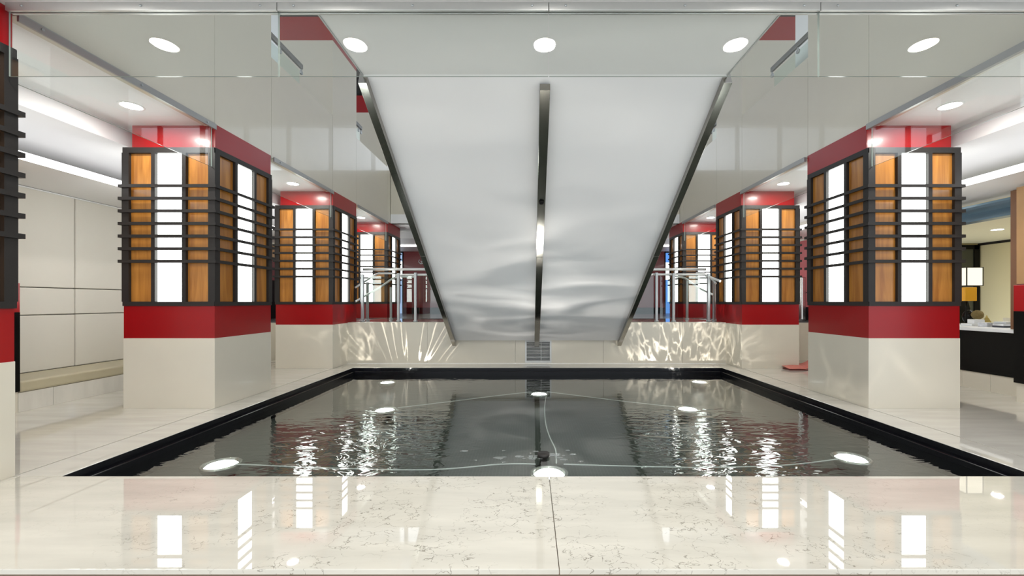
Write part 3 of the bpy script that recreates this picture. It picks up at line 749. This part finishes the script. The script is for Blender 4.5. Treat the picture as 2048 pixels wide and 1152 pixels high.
# ================================================================== RAILINGS ON THE PLATFORM
YR = 7.34
def railing(side):
    left = side == 'left'
    lab = 'steel and glass guard railing on the platform, left of the staircase' if left else 'steel and glass guard railing on the platform, right of the staircase'
    r = thing('guard_railing', (-2.2 if left else 2.5, YR, PLAT), lab, 'railing', 'platform guard railings')
    posts = [(725, 7.34, 1.53), (735, 7.9, 1.42), (797, 7.34, 1.55), (831, 7.34, 1.56), (782, 8.5, 1.35)] if left else [(1313, 7.34, 1.56), (1347, 7.34, 1.55), (1374, 8.4, 1.52), (1417, 7.34, 1.54), (1428, 7.7, 1.45)]
    pts = []
    for px, y, zt in posts:
        x = (px - 1060) * y / F; pts.append((x, y))
        m = MB(); m.box(x - 0.022, x + 0.022, y - 0.022, y + 0.022, PLAT, zt, bevel=0.004); m.cyl((x, y, PLAT + 0.012), 0.04, 0.024, n=20)
        m.build('post', M['post'], r)
    xs0, xs1 = (-3.0, SX0 - 0.12) if left else (SX1 + 0.12, 3.16)
    MB().tube([(xs0, 7.55, 1.634), (xs1, 7.55, 1.634)], 0.024).build('top_rail', M['rail'], r)
    a = [(-2.55, 7.40, 1.60), (-2.35, 7.42, 1.532), (-1.4, 7.42, 1.532)] if left else [(1.62, 7.42, 1.532), (2.95, 7.42, 1.532), (3.1, 7.36, 1.50), (3.24, 7.15, 1.40)]
    if left: a = [(-2.45, 7.85, 1.532), (-2.30, 7.42, 1.525), (-1.4, 7.42, 1.532)]
    MB().tube(smooth_path(a), 0.02).build('handrail', M['rail'], r)
    if left:
        h1 = [P(711, 575, 7.35), P(725, 566, 7.5), P(752, 549, 7.9), P(765, 547, 8.0), P(790, 547, 8.1)]
        h2 = [P(711, 603, 7.3), P(735, 589, 7.5), P(764, 572, 7.8), P(784, 558, 8.0), P(797, 554, 8.1), P(828, 554, 8.15)]
    else:
        h1 = [P(1425, 589, 7.35), P(1400, 577, 7.6), P(1375, 560, 7.95), P(1366, 555, 8.1), P(1350, 553, 8.15)]
        h2 = [P(1432, 567, 7.4), P(1418, 553, 7.6), P(1408, 547, 7.8), P(1392, 546, 7.9)]
    MB().tube(smooth_path(h1), 0.018).build('stair_handrail', M['rail'], r)
    MB().tube(smooth_path(h2), 0.018).build('stair_handrail', M['rail'], r)
    gl = [(-2.95, -2.36), (-2.24, -2.06), (-1.94, -1.45)] if left else [(1.68, 2.16), (2.27, 2.46), (2.57, 3.08)]
    for x0, x1 in gl:
        pane_box(MB(), x0, x1, YR - 0.005, YR + 0.005, PLAT + 0.06, 1.50, 1).build('glass_pane', [M['guard'], M['glassedge']], r)
railing('left'); railing('right')

# ================================================================== SHOP ON THE RIGHT
f = MB()
f.box(WR - 0.02, WR + 0.06, 6.6, 7.0, 0, 2.27, mi=0)
struct('wall_right', f, [M['tan']])
pier = thing('corner_pier', (5.3, 3.7, 0), 'tan and red panelled pier at the right frame edge beside the shop window', 'pier')
MB().box(5.12, 5.6, 2.6, 4.42, 1.235, 2.25).build('tan_panel', M['tan'], pier)
MB().box(5.10, 5.6, 2.6, 4.43, 0.95, 1.225, bevel=0.003).build('red_panel', M['red'], pier)
MB().box(5.12, 5.6, 2.6, 4.42, 1.225, 1.235).build('red_trim', M['maroonwall'], pier)
MB().box(5.10, 5.6, 2.6, 4.43, 0.20, 0.95).build('black_panel', M['blackgloss'], pier)
MB().box(5.12, 5.6, 2.6, 4.42, 0.0, 0.20).build('stone_base', M['stone'], pier)
struct('trim_1', MB().box(5.32, 5.40, 4.57, 4.65, 0.745, 2.275), M['brown'])
ct = thing('shop_counter', (5.7, 5.6, 0), 'black fronted shop counter with white top behind the nearest right column', 'counter')
MB().box(5.36, 6.1, 4.445, 6.595, 0.205, 0.70).build('black_front', M['blackgloss'], ct)
MB().box(5.34, 6.15, 4.56, 6.595, 0.70, 0.741, bevel=0.004).build('white_top', M['paper'], ct)
m = MB()
for a, b in ((4.445, 4.9), (4.9, 5.22), (5.22, 6.595)): m.box(5.37, 6.1, a + 0.0015, b - 0.0015, 0, 0.204)
m.build('plinth', M['stone'], ct)
hd = thing('shop_header', (5.42, 5.6, 2.0), 'rounded blue grey metal header above the shop window', 'header')
m = MB(); m.prism([(5.36 + 0.06 * (1 - math.cos(a)) - 0.03 * math.sin(a * 2) * 0, 2.02 + 0.2 * k / 8) for k, a in enumerate([PI / 2 * (1 - abs(k - 4) / 4) for k in range(9)])][::-1] + [(5.5, 2.02), (5.5, 2.22)][::1], 4.66, 6.6, axis='y')
m.build('fascia', M['blue'], hd)
f = MB()
f.box(9.6, 9.7, 4.0, 9.0, 0, 2.3, mi=0); f.box(6.3, 9.7, 9.0, 9.1, 0, 2.3, mi=0); f.box(6.3, 9.7, 3.9, 4.0, 0, 2.3, mi=0)
f.box(9.595, 9.6, 4.0, 9.0, 2.25, 2.3, mi=1)
struct('wall_shop', f, [simple('warm_cream_wall', (0.80, 0.73, 0.47), 0.5), M['dark']])
f = MB(); f.box(5.5, 9.7, 3.9, 9.1, 2.3, 2.4)
struct('ceiling_shop', f, simple('warm_cream_ceiling', (0.80, 0.75, 0.56), 0.5))
f = MB(); f.box(8.2, 9.55, 8.93, 8.99, 2.17, 2.26); f.box(9.45, 9.57, 8.93, 8.99, 0, 2.26); f.box(8.2, 8.3, 8.93, 8.99, 0, 2.26)
d1 = struct('door_1', f, M['blackgloss'])
MB().box(8.3, 9.45, 8.95, 8.98, 0.0, 2.17).build('dark_pane', simple('dark_green_glass', (0.05, 0.055, 0.04), 0.3), d1)
downlight(8.08, 7.26, 2.30, 'round downlight in the warm lit shop ceiling', 'downlights in the shop')
downlight(7.0, 5.6, 2.30, 'nearer round downlight in the shop ceiling, hidden by the header', 'downlights in the shop')
downlight(8.9, 5.6, 2.30, 'added unseen round downlight by the cream side wall of the shop', 'downlights in the shop')  # out of view, added to brighten the shop interior
downlight(7.2, 8.0, 2.30, 'added unseen round downlight at the rear of the shop by the dark door', 'downlights in the shop')  # another hidden lamp added to lift the shop brightness
# lamp
lp = thing('table_lamp', (5.93, 5.71, 0.741), 'shop counter lamp with boxy cream shade over an orange block', 'lamp')
lx, ly = 5.93, 5.71
MB().cyl((lx, ly, 0.75), 0.06, 0.018, n=28).build('base', M['blackgloss'], lp)
MB().cyl((lx, ly, 0.91), 0.008, 0.31, n=12).build('stem', M['blackgloss'], lp)
MB().box(lx - 0.075, lx + 0.085, ly - 0.06, ly + 0.06, 1.06, 1.245, bevel=0.006).build('orange_block', simple('orange_block', (0.75, 0.36, 0.01), 0.4), lp)
SW = 0.108
M['shade'] = emit('lit_shade', (1.0, 0.93, 0.72), 0.95)
sh = MB().box(lx - SW, lx + SW, ly - 0.11, ly + 0.11, 1.27, 1.505).build('shade', M['shade'], lp)
m = MB()
for sx_ in (-1, 1):
    for sy_ in (-1, 1): m.box(lx + sx_ * SW - 0.005, lx + sx_ * SW + 0.005, ly + sy_ * 0.11 - 0.005, ly + sy_ * 0.11 + 0.005, 1.262, 1.512)
for zz in (1.265, 1.508):
    for sy_ in (-1, 1): m.box(lx - SW, lx + SW, ly + sy_ * 0.11 - 0.004, ly + sy_ * 0.11 + 0.004, zz - 0.004, zz + 0.004)
    for sx_ in (-1, 1): m.box(lx + sx_ * SW - 0.004, lx + sx_ * SW + 0.004, ly - 0.11, ly + 0.11, zz - 0.004, zz + 0.004)
m.build('shade_frame', M['dark'], sh)
# black leather chair behind the counter
ch = thing('leather_chair', (6.75, 6.5, 0), 'black glossy leather chair standing behind the shop counter lamp', 'chair')
m = MB()
prof = [(6.25 + 0.0, 0.5), (6.22, 0.9), (6.28, 1.22), (6.40, 1.36), (6.46, 1.36), (6.40, 1.2), (6.36, 0.9), (6.36, 0.5)]
m.prism([(6.60 - 0.02, 0.45), (6.62, 0.9), (6.70, 1.20), (6.76, 1.32), (6.83, 1.31), (6.80, 1.15), (6.74, 0.9), (6.72, 0.45)], 6.35, 6.98, bevel=0.03)
m.build('backrest', M['blackgloss'], ch)
MB().box(6.37, 6.96, 6.15, 6.75, 0.40, 0.50, bevel=0.03).build('seat', M['blackgloss'], ch)
MB().cyl((6.67, 6.45, 0.22), 0.03, 0.38, n=16).build('stem', M['steel'], ch)
MB().lathe((6.67, 6.45, 0), [(0, 0), (0.27, 0), (0.26, 0.02), (0.05, 0.05), (0, 0.05)]).build('base', M['steel'], ch)
lpier = thing('corner_pier', (-5.1, 3.2, 0), 'dark pier behind the cut off column at the left frame edge, at the bench end', 'pier')
MB().box(-5.34, -4.83, 2.6, 3.96, 1.235, 2.25).build('tan_panel', M['tan'], lpier)
MB().box(-5.34, -4.82, 2.6, 3.97, 0.95, 1.225, bevel=0.003).build('red_panel', M['red'], lpier)
MB().box(-5.34, -4.82, 2.6, 3.97, 0.20, 0.95).build('black_panel', M['blackgloss'], lpier)
MB().box(-5.34, -4.83, 2.6, 3.96, 0.0, 0.20).build('stone_base', M['stone'], lpier)
# things on the counter
def slab(name, px0, px1, py0, py1, Y, d, mat, label, cat, rot=0, group=None):
    x0 = (px0 - 1060) * Y / F; x1 = (px1 - 1060) * Y / F
    z0 = CAMZ + (604 - py1) * Y / F; z1 = CAMZ + (604 - py0) * Y / F
    z0 = max(z0, 0.742) if z0 < 0.75 else z0
    m = MB(); m.box(x0, x1, Y, Y + d, z0, max(z1, z0 + 0.008), bevel=0.003)
    return tag(m.build(name, mat), label, cat, group)
def onc(px, Y, w, d, z0, h, name, mat, label, cat, ry=0.0, group=None):
    x = (px - 1060) * Y / F
    m = MB(); m.box(-w / 2, w / 2, -d / 2, d / 2, 0, h, bevel=min(0.003, h / 4))
    bmesh.ops.transform(m.bm, matrix=Matrix.Translation((x, Y, z0)) @ Matrix.Rotation(ry, 4, 'Z'), verts=m.bm.verts)
    return tag(m.build(name, mat, origin=(x, Y, z0)), label, cat, group)
TB = 0.7412
gb = 'books and papers on the shop counter'
onc(1946, 5.4, 0.20, 0.13, TB, 0.030, 'book', M['paper'], 'long white book lying flat on the counter under the other white book', 'book', 0.1, gb)
onc(1952, 5.4, 0.12, 0.10, TB + 0.0304, 0.052, 'book', M['paper'], 'thick white book on top of the long white book', 'book', -0.15, gb)
onc(1972, 5.2, 0.12, 0.09, TB, 0.052, 'book', simple('white_navy_cover', (0.6, 0.62, 0.66), 0.4, var=0.5, vscale=40), 'white and navy patterned book in front of the gold pyramid', 'book', 0.2, gb)
onc(1988, 5.2, 0.13, 0.07, TB, 0.018, 'notebook', simple('brown_leather', (0.22, 0.07, 0.03), 0.5), 'brown leather notebook lying flat mid counter', 'notebook', 0.25, gb)
onc(2008, 5.05, 0.15, 0.13, TB, 0.020, 'book', simple('navy_cover', (0.03, 0.035, 0.05), 0.4), 'dark covered book at the bottom of the right counter pile', 'book', 0.1, gb)
onc(2008, 5.05, 0.14, 0.12, TB + 0.0204, 0.024, 'book', M['paper'], 'white book in the middle of the right counter pile', 'book', -0.05, gb)
onc(2006, 5.05, 0.13, 0.11, TB + 0.0448, 0.024, 'book', simple('pale_grey_cover', (0.52, 0.54, 0.56), 0.4), 'pale grey book on top of the right counter pile', 'book', 0.3, gb)
x = (2015 - 1060) * 5.2 / F
m = MB(); m.lathe((x, 5.2, TB), [(0.0, 0), (0.032, 0), (0.040, 0.11), (0.037, 0.11), (0.030, 0.006), (0, 0.006)], n=28)
tag(m.build('paper_cup', simple('cream_cup', (0.70, 0.66, 0.52), 0.5)), 'small cream cup behind the right counter pile', 'cup')
x = (1938 - 1060) * 5.95 / F
m = MB(); m.ball((x, 5.95, TB + 0.098), 0.098, sx=0.75, sy=0.75, sz=1.0)
tag(m.build('black_vase', M['blackgloss']), 'round black vase at the left end of the shop counter', 'vase')
o_ = thing('dried_ball', ((1955 - 1060) * 5.75 / F, 5.75, TB), 'olive brown dried ball ornament beside the black vase', 'ornament')
x = (1955 - 1060) * 5.75 / F
m = MB(); m.ball((x, 5.75, TB + 0.13), 0.062, sz=1.0)
for v in m.bm.verts: v.co += Vector((random.uniform(-1, 1), random.uniform(-1, 1), random.uniform(-1, 1))) * 0.004
m.build('fibre_ball', simple('olive_fibre', (0.20, 0.15, 0.055), 0.8, var=0.4, vscale=60), o_)
MB().lathe((x, 5.75, TB), [(0, 0), (0.04, 0), (0.035, 0.02), (0.018, 0.035), (0.02, 0.07), (0, 0.07)]).build('foot', simple('cream_foot', (0.7, 0.6, 0.35), 0.5), o_)
x = (1973.5 - 1060) * 5.55 / F
m = MB(); m.lathe((x, 5.55, TB), [(0, 0), (0.055, 0), (0.055, 0.052), (0.045, 0.06), (0.03, 0.085), (0.018, 0.10), (0.012, 0.115), (0.004, 0.13), (0, 0.132)], n=4, smooth=False)
tag(m.build('pyramid_ornament', simple('antique_gold', (0.42, 0.32, 0.10), 0.35, metal=0.6)), 'small gold pyramid ornament on the shop counter', 'ornament')

# steel post and bin in the gap between the right columns
m = MB(); x = (1601.5 - 1060) * 8.0 / F
m.box(x - 0.045, x + 0.045, 7.9, 8.0, PLAT, 1.52, bevel=0.02)
tag(m.build('steel_bollard', M['steel']), 'brushed steel post in the gap between nearest and middle right columns', 'post')

# folded salmon-red magazine on the floor
mg = thing('magazine', (4.22, 6.5, 0.0), 'salmon red folded magazine lying on the floor between the right columns', 'magazine')
m = MB(); m.box(3.97, 4.48, 6.42, 6.66, 0.0, 0.022, bevel=0.003); m.build('pages', M['maroon'], mg)
m = MB()
t = bmesh.new(); nx = 14; rows = []
for i in range(nx + 1):
    u_ = i / nx; x = 3.955 + 0.54 * u_
    z = 0.024 + 0.014 * math.sin(u_ * 7) * (0.3 + u_) + 0.11 * max(0, u_ - 0.62) ** 1.2 * 2 + 0.05 * max(0, 0.12 - u_)
    rows.append([t.verts.new((x, 6.405, z)), t.verts.new((x, 6.54, z + 0.012)), t.verts.new((x, 6.66, z + 0.055 * (0.5 + u_)))])
for a, b in zip(rows[:-1], rows[1:]):
    for k in range(2): t.faces.new((a[k], b[k], b[k + 1], a[k + 1])).smooth = True
r_ = bmesh.ops.extrude_face_region(t, geom=list(t.faces))
for v in [g_ for g_ in r_['geom'] if isinstance(g_, bmesh.types.BMVert)]: v.co.z -= 0.003
bmesh.ops.recalc_face_normals(t, faces=t.faces); m.add(t)
m.build('cover', M['pink'], mg)

# ================================================================== ADDED SPOTS OVER THE WATER, NOISE PATTERNS STAND IN FOR CAUSTICS
def ripple_spot(name, loc, target, power, size_deg, kind, seed, scale=1.0):
    li = bpy.data.lights.new(name, 'SPOT'); li.energy = power; li.spot_size = math.radians(size_deg); li.spot_blend = 0.6
    li.shadow_soft_size = 0.008; li.color = (1, 0.95, 0.86); li.use_nodes = True
    nt = li.node_tree; N = nt.nodes; L = nt.links; em = N['Emission']
    tc = N.new('ShaderNodeTexCoord'); mp = N.new('ShaderNodeMapping'); mp.inputs['Location'].default_value = (seed, seed * 0.7, 0)
    sep = N.new('ShaderNodeSeparateXYZ'); L.new(tc.outputs['Normal'], sep.inputs[0])
    dx = N.new('ShaderNodeMath'); dx.operation = 'DIVIDE'; L.new(sep.outputs['X'], dx.inputs[0]); L.new(sep.outputs['Z'], dx.inputs[1])
    dy = N.new('ShaderNodeMath'); dy.operation = 'DIVIDE'; L.new(sep.outputs['Y'], dy.inputs[0]); L.new(sep.outputs['Z'], dy.inputs[1])
    cb_ = N.new('ShaderNodeCombineXYZ'); L.new(dx.outputs[0], cb_.inputs[0]); L.new(dy.outputs[0], cb_.inputs[1])
    L.new(cb_.outputs[0], mp.inputs['Vector'])
    vec = mp.outputs[0]
    if kind == 'web':
        mp.inputs['Scale'].default_value = (7 * scale, 3.2 * scale, 1)
        nz = N.new('ShaderNodeTexNoise'); nz.inputs['Scale'].default_value = 0.9; nz.inputs['Detail'].default_value = 2; L.new(vec, nz.inputs['Vector'])
        ma = N.new('ShaderNodeVectorMath'); ma.operation = 'MULTIPLY_ADD'; ma.inputs[1].default_value = (1.4, 1.4, 0); L.new(nz.outputs['Color'], ma.inputs[0]); L.new(vec, ma.inputs[2])
        vo = N.new('ShaderNodeTexVoronoi'); vo.feature = 'DISTANCE_TO_EDGE'; vo.inputs['Scale'].default_value = 1.0; L.new(ma.outputs[0], vo.inputs['Vector'])
        mr = N.new('ShaderNodeMapRange'); mr.inputs['From Min'].default_value = 0.0; mr.inputs['From Max'].default_value = 0.16; mr.inputs['To Min'].default_value = 1; mr.inputs['To Max'].default_value = 0
        L.new(vo.outputs['Distance'], mr.inputs['Value']); pw = N.new('ShaderNodeMath'); pw.operation = 'POWER'; pw.inputs[1].default_value = 2.2; L.new(mr.outputs[0], pw.inputs[0])
        md = N.new('ShaderNodeTexNoise'); md.inputs['Scale'].default_value = 0.6; L.new(vec, md.inputs['Vector'])
        m2 = N.new('ShaderNodeMapRange'); m2.inputs['From Min'].default_value = 0.4; m2.inputs['From Max'].default_value = 0.65; L.new(md.outputs['Fac'], m2.inputs['Value'])
        fi = N.new('ShaderNodeMath'); fi.operation = 'MULTIPLY'; L.new(pw.outputs[0], fi.inputs[0]); L.new(m2.outputs[0], fi.inputs[1])
        out = fi.outputs[0]
    elif kind == 'fan':
        # streaks that fan out: the pattern follows the bearing, hardly the height
        mp.inputs['Scale'].default_value = (4.6 * scale, 0.5 * scale, 1)
        dn = N.new('ShaderNodeMath'); dn.operation = 'MULTIPLY_ADD'; dn.inputs[1].default_value = -0.75 ; dn.inputs[2].default_value = 1.0; L.new(dy.outputs[0], dn.inputs[0])
        dd = N.new('ShaderNodeMath'); dd.operation = 'DIVIDE'; L.new(dx.outputs[0], dd.inputs[0]); L.new(dn.outputs[0], dd.inputs[1]); L.new(dd.outputs[0], cb_.inputs[0])
        nz = N.new('ShaderNodeTexNoise'); nz.inputs['Scale'].default_value = 1.0; nz.inputs['Detail'].default_value = 1.5; L.new(vec, nz.inputs['Vector'])
        sb = N.new('ShaderNodeMath'); sb.operation = 'SUBTRACT'; sb.inputs[1].default_value = 0.5; L.new(nz.outputs['Fac'], sb.inputs[0])
        ab_ = N.new('ShaderNodeMath'); ab_.operation = 'ABSOLUTE'; L.new(sb.outputs[0], ab_.inputs[0])
        mr = N.new('ShaderNodeMapRange'); mr.inputs['From Min'].default_value = 0.0; mr.inputs['From Max'].default_value = 0.014; mr.inputs['To Min'].default_value = 1; mr.inputs['To Max'].default_value = 0; L.new(ab_.outputs[0], mr.inputs['Value'])
        pw = N.new('ShaderNodeMath'); pw.operation = 'POWER'; pw.inputs[1].default_value = 1.5; L.new(mr.outputs[0], pw.inputs[0]); out = pw.outputs[0]
    else:
        mp.inputs['Scale'].default_value = (0.9 * scale, 2.4 * scale, 1)
        nz = N.new('ShaderNodeTexNoise'); nz.inputs['Scale'].default_value = 1.0; nz.inputs['Detail'].default_value = 1.5; nz.inputs['Distortion'].default_value = 1.2; L.new(vec, nz.inputs['Vector'])
        mr = N.new('ShaderNodeMapRange'); mr.inputs['From Min'].default_value = 0.35; mr.inputs['From Max'].default_value = 0.80; mr.inputs['To Min'].default_value = 0.06; L.new(nz.outputs['Fac'], mr.inputs['Value'])
        pw = N.new('ShaderNodeMath'); pw.operation = 'POWER'; pw.inputs[1].default_value = 1.4; L.new(mr.outputs[0], pw.inputs[0]); out = pw.outputs[0]
    if kind != 'soft':
        fd = N.new('ShaderNodeMapRange'); fd.inputs['From Min'].default_value = 0.27; fd.inputs['From Max'].default_value = 0.36; fd.inputs['To Min'].default_value = 1; fd.inputs['To Max'].default_value = 0.05
        L.new(dy.outputs[0], fd.inputs['Value'])
        fm = N.new('ShaderNodeMath'); fm.operation = 'MULTIPLY'; L.new(out, fm.inputs[0]); L.new(fd.outputs[0], fm.inputs[1]); out = fm.outputs[0]
    L.new(out, em.inputs['Strength'])
    o = bpy.data.objects.new(name, li); C.objects.link(o); o.location = loc
    d = Vector(target) - Vector(loc); o.rotation_euler = d.to_track_quat('-Z', 'Y').to_euler()
ripple_spot('added_caustic_spot', (-2.07, 6.09, -0.06), (-2.1, 7.15, 0.40), 90, 100, 'fan', 1.7)  # extra spots beside the pool lamps; each one's noise draws the caustics
ripple_spot('added_caustic_spot', (2.47, 6.13, -0.06), (2.45, 7.15, 0.36), 110, 100, 'web', 4.1, 1.5)
ripple_spot('added_caustic_spot', (-2.07, 6.20, -0.06), (-3.1, 6.9, 0.30), 80, 60, 'web', 8.3)
ripple_spot('added_caustic_spot', (2.47, 6.20, -0.06), (3.33, 6.95, 0.35), 70, 60, 'web', 3.3, 1.3)
ripple_spot('added_caustic_spot', (0.115, 5.33, -0.06), (0.115, 5.75, 1.0), 60, 130, 'soft', 2.9)
ripple_spot('added_caustic_spot', (0.13, 2.9, -0.06), (0.13, 4.6, 1.75), 36, 110, 'soft', 6.2)
ripple_spot('added_caustic_spot', (2.40, 3.14, -0.06), (3.33, 4.6, 0.4), 30, 70, 'web', 9.9, 0.8)
